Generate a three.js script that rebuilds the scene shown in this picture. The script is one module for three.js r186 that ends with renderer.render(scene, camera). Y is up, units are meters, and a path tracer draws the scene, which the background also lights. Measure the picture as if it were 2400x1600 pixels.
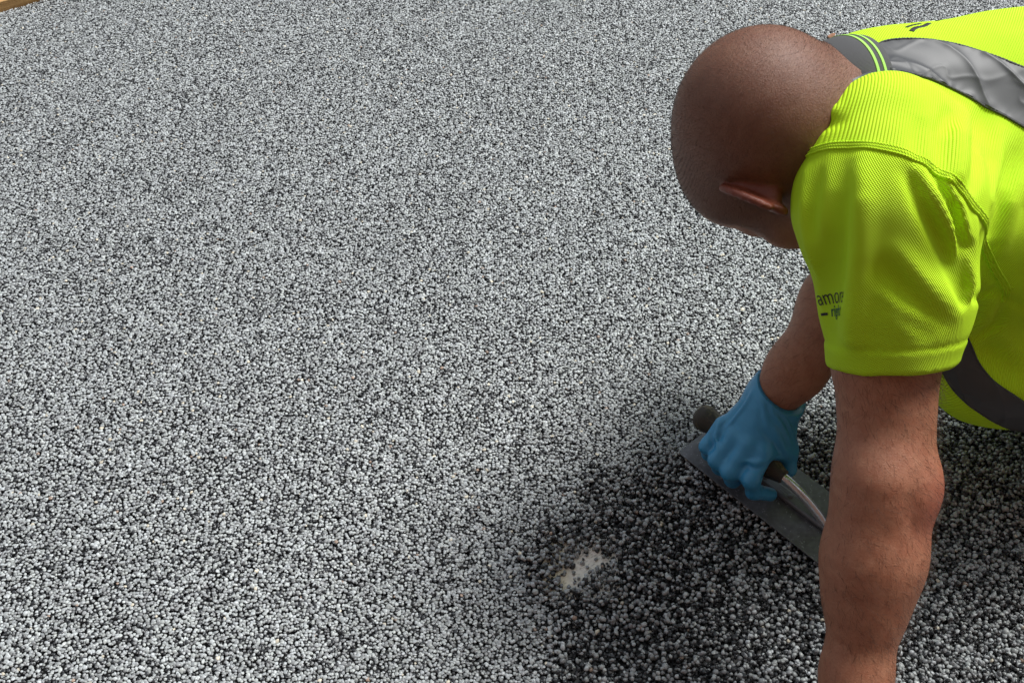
import * as THREE from 'three';
import { mergeGeometries, mergeVertices } from 'three/addons/utils/BufferGeometryUtils.js';
import { RoundedBoxGeometry } from 'three/addons/geometries/RoundedBoxGeometry.js';
import { ImprovedNoise } from 'three/addons/math/ImprovedNoise.js';

// ------------------------------------------------------------------ camera
const scene = new THREE.Scene();
const camera = new THREE.PerspectiveCamera(36.87, 1024 / 682, 0.05, 400);
camera.position.set(0, 1.17, 0);
camera.rotation.set(-46 * Math.PI / 180, 0, 0);
scene.add(camera);

// ------------------------------------------------------------------ renderer, sky, sun
const renderer = new THREE.WebGLRenderer({ antialias: true });
renderer.setSize(1024, 682);
renderer.toneMapping = THREE.LinearToneMapping;
renderer.toneMappingExposure = 1.42;
renderer.shadowMap.enabled = true;
renderer.shadowMap.type = THREE.PCFSoftShadowMap;

let seed = 20240611;
function rnd() { seed |= 0; seed = seed + 0x6D2B79F5 | 0; let t = Math.imul(seed ^ seed >>> 15, 1 | seed); t = t + Math.imul(t ^ t >>> 7, 61 | t) ^ t; return ((t ^ t >>> 14) >>> 0) / 4294967296; }
const perlin = new ImprovedNoise();
const noise = (x, y, z) => perlin.noise(x + 31.7, y + 17.3, z + 5.1);
const fbm = (x, y, z) => noise(x, y, z) * 0.55 + noise(x * 2.1, y * 2.1, z * 2.1) * 0.3 + noise(x * 4.3, y * 4.3, z * 4.3) * 0.15;
const clamp = (x, a, b) => x < a ? a : x > b ? b : x;
const sstep = (a, b, x) => { const t = clamp((x - a) / (b - a), 0, 1); return t * t * (3 - 2 * t); };

const sunDir = new THREE.Vector3(0.43, 0.84, -0.34).normalize();
{ // cloudy sky: brighter where the sun stands behind the cloud
  const W = 512, H = 256, d = new Float32Array(W * H * 4);
  for (let j = 0; j < H; j++) for (let i = 0; i < W; i++) {
    const th = (j + 0.5) / H * Math.PI - Math.PI / 2, ph = ((i + 0.5) / W - 0.5) * 2 * Math.PI;
    const y = Math.sin(th), x = Math.cos(th) * Math.cos(ph), z = Math.cos(th) * Math.sin(ph);
    const up = Math.max(y, 0);
    const c = fbm(x * 2.2, y * 4, z * 2.2);
    const g = Math.max(0, x * sunDir.x + y * sunDir.y + z * sunDir.z);
    const L = 0.34 * ((0.62 + 0.5 * up) * (1 + 0.3 * c) + 0.55 * Math.pow(g, 6));
    const k = (j * W + i) * 4;
    d[k] = L * 0.90; d[k + 1] = L * 1.0; d[k + 2] = L * 1.12; d[k + 3] = 1;
  }
  const t = new THREE.DataTexture(d, W, H, THREE.RGBAFormat, THREE.FloatType);
  t.mapping = THREE.EquirectangularReflectionMapping; t.magFilter = t.minFilter = THREE.LinearFilter; t.needsUpdate = true;
  scene.background = t; scene.environment = t;
}
const sun = new THREE.DirectionalLight(new THREE.Color(1, 0.985, 0.95), 3.1);
sun.position.copy(sunDir).multiplyScalar(8).add(new THREE.Vector3(0.2, 0, -1));
sun.target.position.set(0.2, 0, -1); scene.add(sun, sun.target);
sun.castShadow = true; sun.shadow.radius = 42; sun.shadow.mapSize.set(2048, 2048);
Object.assign(sun.shadow.camera, { left: -3.5, right: 3.5, top: 3.5, bottom: -3.5, near: 0.5, far: 20 });

// ------------------------------------------------------------------ helpers
const used = {};
function numbered(n) { used[n] = (used[n] || 0) + 1; return used[n] === 1 ? n : n + '_' + String(used[n] - 1).padStart(3, '0'); }
function mesh(name, geo, mat, parent) {
  const m = new THREE.Mesh(geo, mat); m.name = parent ? name : numbered(name);
  m.castShadow = m.receiveShadow = true; (parent || scene).add(m); return m;
}
function structure(m) { m.userData.kind = 'structure'; return m; }
function tag(o, label, category, extra) { Object.assign(o.userData, { label, category }, extra || {}); return o; }
const rgb = (r, g, b) => new THREE.Color().setRGB(r, g, b);

function dataTex(n, fn, srgb) { // tiling square texture, fn(u, v) -> [r, g, b] 0..1
  const a = new Uint8Array(n * n * 4);
  for (let j = 0; j < n; j++) for (let i = 0; i < n; i++) {
    const c = fn(i / n, j / n), k = (j * n + i) * 4;
    a[k] = clamp(c[0], 0, 1) * 255; a[k + 1] = clamp(c[1], 0, 1) * 255; a[k + 2] = clamp(c[2], 0, 1) * 255; a[k + 3] = 255;
  }
  const t = new THREE.DataTexture(a, n, n, THREE.RGBAFormat, THREE.UnsignedByteType);
  t.wrapS = t.wrapT = THREE.RepeatWrapping; t.magFilter = THREE.LinearFilter; t.minFilter = THREE.LinearMipmapLinearFilter; t.generateMipmaps = true;
  if (srgb) t.colorSpace = THREE.SRGBColorSpace;
  t.needsUpdate = true; return t;
}
function tileNoise(n) { // value noise on an n x n torus
  const g = new Float32Array(n * n); for (let i = 0; i < n * n; i++) g[i] = rnd();
  return (u, v) => {
    const x = ((u % 1) + 1) % 1 * n, y = ((v % 1) + 1) % 1 * n, i = Math.floor(x), j = Math.floor(y);
    const fx = x - i, fy = y - j, sx = fx * fx * (3 - 2 * fx), sy = fy * fy * (3 - 2 * fy);
    const at = (p, q) => g[(q % n) * n + (p % n)];
    return (at(i, j) * (1 - sx) + at(i + 1, j) * sx) * (1 - sy) + (at(i, j + 1) * (1 - sx) + at(i + 1, j + 1) * sx) * sy;
  };
}

// signed distance shapes: each returns f(x, y, z)
function cone(a, b, r1, r2) {
  const bx = b[0] - a[0], by = b[1] - a[1], bz = b[2] - a[2], l2 = bx * bx + by * by + bz * bz, rr = r1 - r2, a2 = l2 - rr * rr, il2 = 1 / l2;
  const [ax, ay, az] = a, sg = Math.sign(rr);
  return (x, y, z) => {
    const px = x - ax, py = y - ay, pz = z - az, yy = px * bx + py * by + pz * bz, zz = yy - l2;
    const qx = px * l2 - bx * yy, qy = py * l2 - by * yy, qz = pz * l2 - bz * yy, x2 = qx * qx + qy * qy + qz * qz;
    const y2 = yy * yy * l2, z2 = zz * zz * l2, k = sg * rr * rr * x2;
    if (Math.sign(zz) * a2 * z2 > k) return Math.sqrt(x2 + z2) * il2 - r2;
    if (Math.sign(yy) * a2 * y2 < k) return Math.sqrt(x2 + y2) * il2 - r1;
    return (Math.sqrt(x2 * a2 * il2) + yy * rr) * il2 - r1;
  };
}
function ell(c, r, fr) { // ellipsoid; fr = [e1, e2, e3] orthonormal axes
  const [cx, cy, cz] = c, [r1, r2, r3] = r;
  const [e1, e2, e3] = fr || [[1, 0, 0], [0, 1, 0], [0, 0, 1]];
  return (x, y, z) => {
    const px = x - cx, py = y - cy, pz = z - cz;
    const a = (px * e1[0] + py * e1[1] + pz * e1[2]) / r1, b = (px * e2[0] + py * e2[1] + pz * e2[2]) / r2, d = (px * e3[0] + py * e3[1] + pz * e3[2]) / r3;
    const k0 = Math.sqrt(a * a + b * b + d * d), a1 = a / r1, b1 = b / r2, d1 = d / r3, k1 = Math.sqrt(a1 * a1 + b1 * b1 + d1 * d1);
    return k1 < 1e-9 ? -Math.min(r1, r2, r3) : k0 * (k0 - 1) / k1;
  };
}
const smin = (a, b, k) => { const h = Math.max(k - Math.abs(a - b), 0) / k; return Math.min(a, b) - h * h * k * 0.25; };
const smax = (a, b, k) => -smin(-a, -b, k);
function blend(k, ...fs) { return (x, y, z) => { let d = fs[0](x, y, z); for (let i = 1; i < fs.length; i++) d = smin(d, fs[i](x, y, z), k); return d; }; }
// a fold: ridge (amp > 0) or furrow (amp < 0) along a polyline, gaussian profile of width w, tapering to its ends
function fold(pts, amp, w, k0 = 0, k1 = 0) {
  const n = pts.length; let lo = [1e9, 1e9, 1e9], hi = [-1e9, -1e9, -1e9];
  for (const p of pts) for (let i = 0; i < 3; i++) { lo[i] = Math.min(lo[i], p[i] - 3 * w); hi[i] = Math.max(hi[i], p[i] + 3 * w); }
  return (x, y, z) => {
    if (x < lo[0] || y < lo[1] || z < lo[2] || x > hi[0] || y > hi[1] || z > hi[2]) return 0;
    let best = 1e9, bt = 0;
    for (let i = 0; i + 1 < n; i++) {
      const a = pts[i], b = pts[i + 1], bx = b[0] - a[0], by = b[1] - a[1], bz = b[2] - a[2];
      const px = x - a[0], py = y - a[1], pz = z - a[2];
      const t = clamp((px * bx + py * by + pz * bz) / (bx * bx + by * by + bz * bz), 0, 1);
      const dx = px - bx * t, dy = py - by * t, dz = pz - bz * t, d = dx * dx + dy * dy + dz * dz;
      if (d < best) { best = d; bt = (i + t) / (n - 1); }
    }
    const e = Math.sin(Math.PI * clamp(bt, 0.0, 1)), taper = bt < 0.5 ? k0 + (1 - k0) * e : k1 + (1 - k1) * e;
    return amp * taper * Math.exp(-best / (w * w));
  };
}
function grad(f, x, y, z, e) {
  const gx = f(x + e, y, z) - f(x - e, y, z), gy = f(x, y + e, z) - f(x, y - e, z), gz = f(x, y, z + e) - f(x, y, z - e), l = Math.hypot(gx, gy, gz) || 1;
  return [gx / l, gy / l, gz / l];
}
// surface nets over a box; the field is only sampled finely near the surface
function surface(f, lo, hi, h, opt = {}) {
  const n = [0, 1, 2].map(i => Math.ceil((hi[i] - lo[i]) / h / 4) * 4 + 1), [nx, ny, nz] = n, B = 4;
  const F = new Float32Array(nx * ny * nz), id = (i, j, k) => (k * ny + j) * nx + i, done = new Uint8Array(nx * ny * nz);
  const lim = B * h * 0.9 + (opt.slack || 0.009);
  for (let k = 0; k + 1 < nz; k += B) for (let j = 0; j + 1 < ny; j += B) for (let i = 0; i + 1 < nx; i += B) {
    const c = f(lo[0] + (i + 2) * h, lo[1] + (j + 2) * h, lo[2] + (k + 2) * h), near = Math.abs(c) < lim;
    for (let c3 = 0; c3 <= B; c3++) for (let c2 = 0; c2 <= B; c2++) for (let c1 = 0; c1 <= B; c1++) {
      const q = id(i + c1, j + c2, k + c3);
      if (near) { if (done[q] < 2) { F[q] = f(lo[0] + (i + c1) * h, lo[1] + (j + c2) * h, lo[2] + (k + c3) * h); done[q] = 2; } }
      else if (!done[q]) { F[q] = c; done[q] = 1; }
    }
  }
  const vid = new Int32Array(nx * ny * nz).fill(-1), pos = []; const v = new Float64Array(8);
  for (let k = 0; k + 1 < nz; k++) for (let j = 0; j + 1 < ny; j++) for (let i = 0; i + 1 < nx; i++) {
    let m = 0;
    for (let c = 0; c < 8; c++) { v[c] = F[id(i + (c & 1), j + (c >> 1 & 1), k + (c >> 2))]; if (v[c] < 0) m |= 1 << c; }
    if (m === 0 || m === 255) continue;
    let sx = 0, sy = 0, sz = 0, cnt = 0;
    for (let a = 0; a < 8; a++) for (let bit = 1; bit < 8; bit <<= 1) {
      const b = a | bit; if (b === a || (v[a] < 0) === (v[b] < 0)) continue;
      const t = v[a] / (v[a] - v[b]);
      sx += (a & 1) + (bit === 1 ? t : 0); sy += (a >> 1 & 1) + (bit === 2 ? t : 0); sz += (a >> 2) + (bit === 4 ? t : 0); cnt++;
    }
    vid[id(i, j, k)] = pos.length / 3;
    sx /= cnt; sy /= cnt; sz /= cnt; // pull the point onto the zero of the cell's own trilinear field
    for (let it = 0; it < 2; it++) {
      const x0 = 1 - sx, y0 = 1 - sy, z0 = 1 - sz;
      const d = ((v[0] * x0 + v[1] * sx) * y0 + (v[2] * x0 + v[3] * sx) * sy) * z0 + ((v[4] * x0 + v[5] * sx) * y0 + (v[6] * x0 + v[7] * sx) * sy) * sz;
      const gx = ((v[1] - v[0]) * y0 + (v[3] - v[2]) * sy) * z0 + ((v[5] - v[4]) * y0 + (v[7] - v[6]) * sy) * sz, gy = ((v[2] - v[0]) * x0 + (v[3] - v[1]) * sx) * z0 + ((v[6] - v[4]) * x0 + (v[7] - v[5]) * sx) * sz, gz = ((v[4] - v[0]) * x0 + (v[5] - v[1]) * sx) * y0 + ((v[6] - v[2]) * x0 + (v[7] - v[3]) * sx) * sy;
      const g2 = gx * gx + gy * gy + gz * gz || 1; sx -= gx * d / g2; sy -= gy * d / g2; sz -= gz * d / g2;
    }
    pos.push(lo[0] + (i + sx) * h, lo[1] + (j + sy) * h, lo[2] + (k + sz) * h);
  }
  const idx = [];
  const quad = (a, b, c, d, flip) => { if (a < 0 || b < 0 || c < 0 || d < 0) return; if (flip) idx.push(a, c, b, a, d, c); else idx.push(a, b, c, a, c, d); };
  for (let k = 1; k + 1 < nz; k++) for (let j = 1; j + 1 < ny; j++) for (let i = 1; i + 1 < nx; i++) {
    const s = F[id(i, j, k)] < 0;
    if (s !== F[id(i + 1, j, k)] < 0) quad(vid[id(i, j - 1, k - 1)], vid[id(i, j, k - 1)], vid[id(i, j, k)], vid[id(i, j - 1, k)], !s);
    if (s !== F[id(i, j + 1, k)] < 0) quad(vid[id(i - 1, j, k - 1)], vid[id(i - 1, j, k)], vid[id(i, j, k)], vid[id(i, j, k - 1)], !s);
    if (s !== F[id(i, j, k + 1)] < 0) quad(vid[id(i - 1, j - 1, k)], vid[id(i, j - 1, k)], vid[id(i, j, k)], vid[id(i - 1, j, k)], !s);
  }
  const g = new THREE.BufferGeometry();
  g.setAttribute('position', new THREE.Float32BufferAttribute(pos, 3));
  g.setIndex(idx); g.computeVertexNormals();
  return g;
}
// keep the triangles whose centre passes test; un-indexed, so uv may break anywhere
function pick(g, test) {
  const P = g.attributes.position.array, N = g.attributes.normal.array, I = g.index.array, p = [], n = [];
  for (let t = 0; t < I.length; t += 3) {
    const a = I[t] * 3, b = I[t + 1] * 3, c = I[t + 2] * 3;
    if (!test((P[a] + P[b] + P[c]) / 3, (P[a + 1] + P[b + 1] + P[c + 1]) / 3, (P[a + 2] + P[b + 2] + P[c + 2]) / 3)) continue;
    for (const q of [a, b, c]) { p.push(P[q], P[q + 1], P[q + 2]); n.push(N[q], N[q + 1], N[q + 2]); }
  }
  const o = new THREE.BufferGeometry();
  o.setAttribute('position', new THREE.Float32BufferAttribute(p, 3)); o.setAttribute('normal', new THREE.Float32BufferAttribute(n, 3));
  return o;
}
// cylindrical uv in metres round the axis a -> b (un-indexed geometry)
function cylUV(g, a, b, R, refUp) {
  const ax = new THREE.Vector3(b[0] - a[0], b[1] - a[1], b[2] - a[2]).normalize(), up = new THREE.Vector3(...refUp);
  const e1 = up.addScaledVector(ax, -up.dot(ax)).normalize(), e2 = new THREE.Vector3().crossVectors(ax, e1);
  const P = g.attributes.position.array, uv = new Float32Array(P.length / 3 * 2), q = new THREE.Vector3();
  for (let i = 0, t = 0; i < P.length; i += 9, t += 6) {
    const an = [0, 3, 6].map(k => { q.set(P[i + k] - a[0], P[i + k + 1] - a[1], P[i + k + 2] - a[2]); return [q.dot(ax), Math.atan2(q.dot(e2), q.dot(e1))]; });
    for (const r of an) if (r[1] - an[0][1] > Math.PI) r[1] -= 2 * Math.PI; else if (an[0][1] - r[1] > Math.PI) r[1] += 2 * Math.PI;
    an.forEach((r, k) => { uv[t + k * 2] = r[0]; uv[t + k * 2 + 1] = r[1] * R; });
  }
  g.setAttribute('uv', new THREE.BufferAttribute(uv, 2));
  return g;
}
function paint(g, fn) { // vertex colours, linear
  const P = g.attributes.position.array, c = new Float32Array(P.length);
  for (let i = 0; i < P.length; i += 3) { const k = fn(P[i], P[i + 1], P[i + 2]); c[i] = k[0]; c[i + 1] = k[1]; c[i + 2] = k[2]; }
  g.setAttribute('color', new THREE.BufferAttribute(c, 3)); return g;
}
const onto = (f, p, e = 0.002, it = 6) => { let [x, y, z] = p, g = [0, 1, 0]; for (let i = 0; i < it; i++) { g = grad(f, x, y, z, e); const d = f(x, y, z); x -= g[0] * d; y -= g[1] * d; z -= g[2] * d; } return { p: [x, y, z], n: grad(f, x, y, z, e) }; };
// a strip of cloth lying on the surface of f along a path; off(s, t) lifts it (s along in metres, t across -1..1)
function strip(f, path, width, off, m = 8, step = 0.004, e = 0.003) {
  const cv = new THREE.CatmullRomCurve3(path.map(p => new THREE.Vector3(...p)), false, 'centripetal'), L = cv.getLength(), N = Math.max(4, Math.ceil(L / step));
  const pos = [], uv = [], idx = [], wf = typeof width === 'function' ? width : () => width;
  for (let i = 0; i <= N; i++) {
    const c = cv.getPointAt(i / N), t = cv.getTangentAt(i / N), s = onto(f, [c.x, c.y, c.z], e), n = new THREE.Vector3(...s.n);
    const cr = new THREE.Vector3().crossVectors(n, t).normalize(), w = wf(i / N) / 2;
    for (let j = -m; j <= m; j++) {
      const q = onto(f, [s.p[0] + cr.x * w * j / m, s.p[1] + cr.y * w * j / m, s.p[2] + cr.z * w * j / m], e, 4);
      const o = Math.abs(j) === m ? -0.0012 : off(i / N * L, j / m);
      pos.push(q.p[0] + q.n[0] * o, q.p[1] + q.n[1] * o, q.p[2] + q.n[2] * o); uv.push(i / N * L, w * j / m);
    }
  }
  const r = 2 * m + 1;
  for (let i = 0; i < N; i++) for (let j = 0; j < 2 * m; j++) { const a = i * r + j; idx.push(a, a + r, a + 1, a + 1, a + r, a + r + 1); }
  const g = new THREE.BufferGeometry();
  g.setAttribute('position', new THREE.Float32BufferAttribute(pos, 3)); g.setAttribute('uv', new THREE.Float32BufferAttribute(uv, 2)); g.setIndex(idx);
  g.computeVertexNormals(); return g;
}

// ------------------------------------------------------------------ ground
const soilTex = (() => { const a = tileNoise(16), b = tileNoise(64), c = tileNoise(180); return dataTex(512, (u, v) => { const k = 0.35 * a(u, v) + 0.35 * b(u, v) + 0.3 * c(u, v); return [0.22 + 0.3 * k, 0.15 + 0.22 * k, 0.12 + 0.18 * k]; }, true); })();
function sheet(x0, x1, z0, z1, y, uvm) {
  const g = new THREE.PlaneGeometry(x1 - x0, z1 - z0); g.rotateX(-Math.PI / 2); g.translate((x0 + x1) / 2, y, (z0 + z1) / 2);
  const P = g.attributes.position, U = g.attributes.uv; for (let i = 0; i < P.count; i++) U.setXY(i, P.getX(i) / uvm, -P.getZ(i) / uvm);
  return g;
}
{
  const m = new THREE.MeshStandardMaterial({ map: soilTex, bumpMap: soilTex, bumpScale: 0.012, roughness: 0.95 });
  structure(tag(mesh('soil_ground', sheet(-150, 150, -150, 150, -0.03, 0.5), m), 'dark reddish brown soil beyond the timber edging', 'soil'));
}
// the edging line: gravel lies on the near side of it
const edgeA = [-1.182, -2.186], edgeDir = (() => { const dx = 0.0637, dz = -0.0463, l = Math.hypot(dx, dz); return [dx / l, dz / l]; })();
const edgeN = [edgeDir[1], -edgeDir[0]]; // points away from the gravel
const pastEdge = (x, z) => (x - edgeA[0]) * edgeN[0] + (z - edgeA[1]) * edgeN[1];
{
  // base sheet bounded by the edging; shade of the stone gaps is its near-black colour
  const pts = []; const far = 5;
  for (const [t, s] of [[-3, 0], [3.2, 0], [3.2, -far], [-3, -far]]) pts.push([edgeA[0] + edgeDir[0] * t + edgeN[0] * s, edgeA[1] + edgeDir[1] * t + edgeN[1] * s]);
  const sh = new THREE.Shape(pts.map(p => new THREE.Vector2(p[0], -p[1])));
  const g = new THREE.ExtrudeGeometry(sh, { depth: 0.02, bevelEnabled: false }); g.rotateX(-Math.PI / 2); g.translate(0, -0.027, 0);
  const n1 = tileNoise(200), n2 = tileNoise(90);
  const spk = dataTex(1024, (u, v) => { const k = n1(u, v) * 0.7 + n2(u, v) * 0.3; const s = k > 0.52 ? 0.5 : 0.12; return [s, s, s * 1.02]; }, true);
  spk.repeat.set(1.1, 1.1);
  const m = new THREE.MeshStandardMaterial({ color: rgb(0.02, 0.02, 0.022), map: spk, roughness: 0.5 });
  structure(tag(mesh('gap_shade_bed', g, m), 'base under the bound gravel, coloured near black as shade in the gaps', 'paving base'));
}

{ // added unseen wall behind the camera, blocks sky light from the near side
  const g = new THREE.BoxGeometry(9, 5.2, 0.3); const m = mesh('sky_block_wall', g, new THREE.MeshStandardMaterial({ color: rgb(0.22, 0.12, 0.085), roughness: 0.9 }));
  m.position.set(0.5, 2.57, 0.9); tag(m, 'added unseen wall behind the camera that blocks sky light', 'wall');
}
// loose, not yet trowelled area: signed distance to its outline in plan (negative inside)
const loosePoly = [[0.60, -1.02], [0.40, -1.0], [0.30, -0.955], [0.2625, -0.935], [0.2217, -0.9159], [0.152, -0.889], [0.105, -0.85], [0.0582, -0.7983], [0.0255, -0.7442], [0.0164, -0.6745], [0.0264, -0.6153], [0.0461, -0.5597], [0.06, -0.3], [0.1, 0.2], [2.2, 0.2], [2.2, -1.0]];
function polyDist(P, x, z) {
  let d = 1e9, inside = false;
  for (let i = 0, j = P.length - 1; i < P.length; j = i++) {
    const [ax, az] = P[i], [bx, bz] = P[j], ex = bx - ax, ez = bz - az, t = clamp(((x - ax) * ex + (z - az) * ez) / (ex * ex + ez * ez), 0, 1);
    d = Math.min(d, Math.hypot(x - ax - ex * t, z - az - ez * t));
    if ((az > z) !== (bz > z) && x < (bx - ax) * (z - az) / (bz - az) + ax) inside = !inside;
  }
  return inside ? -d : d;
}
const patchPoly = [[0.0607, -0.6962], [0.0660, -0.7120], [0.0790, -0.7180], [0.0850, -0.7340], [0.0906, -0.7442], [0.1050, -0.7470], [0.1160, -0.7442], [0.1180, -0.7330], [0.1119, -0.7215], [0.1010, -0.7170], [0.0945, -0.7087], [0.0800, -0.7020], [0.0718, -0.6940]];
{ // bare concrete showing through a gap in the stones
  const n = 44, pos = [], idx = [];
  const [x0, z0, w, d] = [0.04, -0.77, 0.10, 0.095];
  for (let j = 0; j <= n; j++) for (let i = 0; i <= n; i++) { const x = x0 + w * i / n, z = z0 + d * j / n; pos.push(x, -0.0055 + 0.0012 * fbm(x * 260, 3, z * 260) + 0.0006 * noise(x * 900, 1, z * 900), z); }
  for (let j = 0; j < n; j++) for (let i = 0; i < n; i++) { const a = j * (n + 1) + i; idx.push(a, a + n + 1, a + 1, a + 1, a + n + 1, a + n + 2); }
  const g = new THREE.BufferGeometry(); g.setAttribute('position', new THREE.Float32BufferAttribute(pos, 3)); g.setIndex(idx); g.computeVertexNormals();
  paint(g, (x, y, z) => { const k = 0.88 + 0.35 * fbm(x * 160, 7, z * 160) - (noise(x * 420, 2, z * 420) > 0.36 ? 0.35 : 0); const yel = sstep(0.085, 0.06, x); return [k * 0.92, k * (0.87 - 0.05 * yel), k * (0.78 - 0.18 * yel)]; });
  const m = mesh('concrete_slab', g, new THREE.MeshStandardMaterial({ vertexColors: true, roughness: 0.8 }));
  structure(tag(m, 'patch of cream bare concrete showing through a gap in the gravel', 'concrete'));
}

// stones
function stoneGeo(k) {
  let g = new THREE.IcosahedronGeometry(1, 1); g.deleteAttribute('uv'); g.deleteAttribute('normal'); g = mergeVertices(g, 1e-4);
  const P = g.attributes.position;
  for (let i = 0; i < P.count; i++) {
    const x = P.getX(i), y = P.getY(i), z = P.getZ(i), s = 1 + 0.5 * noise(x * 1.1 + k * 9, y * 1.1, z * 1.1) + 0.34 * noise(x * 2.3, y * 2.3 + k * 5, z * 2.3);
    P.setXYZ(i, x * s, y * s * 0.82, z * s);
  }
  g.computeVertexNormals(); return g;
}
const stoneMat = new THREE.MeshPhysicalMaterial({ color: 0xffffff, roughness: 0.42, specularIntensity: 0.9, clearcoat: 0.45, clearcoatRoughness: 0.3 });
function stoneColor(c, light) {
  const r = rnd();
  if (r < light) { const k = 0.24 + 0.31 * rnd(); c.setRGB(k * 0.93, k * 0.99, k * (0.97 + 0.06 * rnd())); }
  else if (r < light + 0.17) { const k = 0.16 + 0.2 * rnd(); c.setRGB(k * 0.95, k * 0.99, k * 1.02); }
  else if (r < 0.994) { const k = 0.012 + 0.035 * rnd(); c.setRGB(k * 0.92, k, k * 1.12); }
  else if (r < 0.9985) { const k = 0.5 + 0.25 * rnd(); c.setRGB(k, k * 0.92, k * 0.74); }
  else { const k = 0.2 + 0.2 * rnd(); c.setRGB(k * 1.1, k * 0.8, k * 0.62); }
  return c;
}
{
  const sm = [], lo = [], e = new THREE.Euler(), q = new THREE.Quaternion(), M = new THREE.Matrix4();
  const put = (arr, x, y, z, r, flat, light = 0.64) => {
    e.set((rnd() - 0.5) * flat, rnd() * 6.283, (rnd() - 0.5) * flat); q.setFromEuler(e);
    const a = 0.82 + 0.5 * rnd(), b = 0.82 + 0.42 * rnd(), c = 0.75 + 0.4 * rnd();
    arr.push([x, y, z, r * a, r * c, r * b, q.x, q.y, q.z, q.w, light]);
  };
  const S = 0.0043, rowH = S * 0.866;
  let row = 0;
  for (let z = -2.75; z < -0.28; z += rowH, row++) {
    const half = Math.min(2.1, -z * 0.56 + 0.85);
    for (let x = -half + (row & 1 ? S / 2 : 0); x < half; x += S) {
      const jx = x + (rnd() - 0.5) * S * 0.85, jz = z + (rnd() - 0.5) * S * 0.85;
      if (pastEdge(jx, jz) > -0.002) continue;
      const dl = polyDist(loosePoly, jx, jz) + 0.045 * noise(jx * 20, 4, jz * 20) + 0.022 * noise(jx * 75, 9, jz * 75);
      const dp = polyDist(patchPoly, jx, jz) + 0.006 * noise(jx * 120, 2, jz * 120);
      const big = rnd(), tx = (jx - 0.3135) * 0.665 + (jz + 0.8735) * 0.747, tz = Math.abs((jx - 0.3135) * 0.747 - (jz + 0.8735) * 0.665 - 0.012), under = sstep(0.07, 0.05, tz) * sstep(-0.115, -0.095, tx) * sstep(0.225, 0.205, tx);
      const r = (0.00172 + 0.0011 * big * big) ;
      if (dl > 0) {
        put(sm, jx, -r * 0.75 + (rnd() - 0.62) * 0.0014, jz, r, 0.9);
      } else {
        if (dp < 0.004) { if (dp < 0.001 || rnd() < 0.4) { if (rnd() < 0.15) put(lo, jx, -0.0035, jz, r, 3); continue; } }
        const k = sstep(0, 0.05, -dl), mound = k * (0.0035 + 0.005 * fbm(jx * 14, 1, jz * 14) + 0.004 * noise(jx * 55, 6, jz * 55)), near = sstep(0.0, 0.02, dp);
        if (rnd() < 0.8) put(lo, jx, -0.0045 + (rnd() - 0.5) * 0.002, jz, r * 1.05, 6, jx > 0.45 ? 0.4 : 0.16);  // shade between stones put into the lower layer's colour, less to the right
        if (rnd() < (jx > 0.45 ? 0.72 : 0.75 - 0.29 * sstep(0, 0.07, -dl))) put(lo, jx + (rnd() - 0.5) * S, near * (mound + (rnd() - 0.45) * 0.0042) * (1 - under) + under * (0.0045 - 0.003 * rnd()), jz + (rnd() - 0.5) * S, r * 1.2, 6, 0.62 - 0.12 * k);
      }
    }
  }
  const build = (name, arr, k, label) => {
    const im = new THREE.InstancedMesh(stoneGeo(k), stoneMat, arr.length), s = new THREE.Vector3(), p = new THREE.Vector3(), c = new THREE.Color();
    arr.forEach((a, i) => { p.set(a[0], a[1], a[2]); s.set(a[3], a[4], a[5]); q.set(a[6], a[7], a[8], a[9]); M.compose(p, q, s); im.setMatrixAt(i, M); im.setColorAt(i, stoneColor(c, a[10])); });
    im.name = name; im.castShadow = im.receiveShadow = true; scene.add(im);
    tag(im, label, 'gravel', { kind: 'stuff' }); console.log(name, arr.length);
  };
  build('trowelled_gravel', sm, 1, 'smooth trowelled black and white resin bound gravel');
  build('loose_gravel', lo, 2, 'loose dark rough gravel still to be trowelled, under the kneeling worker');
}
{ // timber edging
  const g = new RoundedBoxGeometry(3.6, 0.062, 0.030, 3, 0.003), n = 256;
  const P = g.attributes.position, U = g.attributes.uv, N = g.attributes.normal;
  for (let i = 0; i < P.count; i++) { U.setXY(i, P.getX(i) * 1.3, (Math.abs(N.getY(i)) > 0.5 ? P.getZ(i) : P.getY(i) + 0.2) * 12); }
  const a = tileNoise(6), b = tileNoise(40), c = tileNoise(120);
  const tex = dataTex(n, (u, v) => { const k = 0.5 * b(u * 0.15 + 0.02 * a(u, v), v) + 0.3 * c(u * 0.1, v) + 0.2 * a(u, v); return [0.62 + 0.3 * k, 0.46 + 0.3 * k, 0.26 + 0.26 * k]; }, true);
  const m = mesh('timber_edging', g, new THREE.MeshStandardMaterial({ map: tex, bumpMap: tex, bumpScale: 0.0015, roughness: 0.7 }));
  m.rotation.y = Math.atan2(-edgeDir[1], edgeDir[0]);
  m.position.set(edgeA[0] + edgeN[0] * 0.016, -0.009, edgeA[1] + edgeN[1] * 0.016);
  tag(m, 'pale timber batten edging the gravel', 'timber');
}
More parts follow.
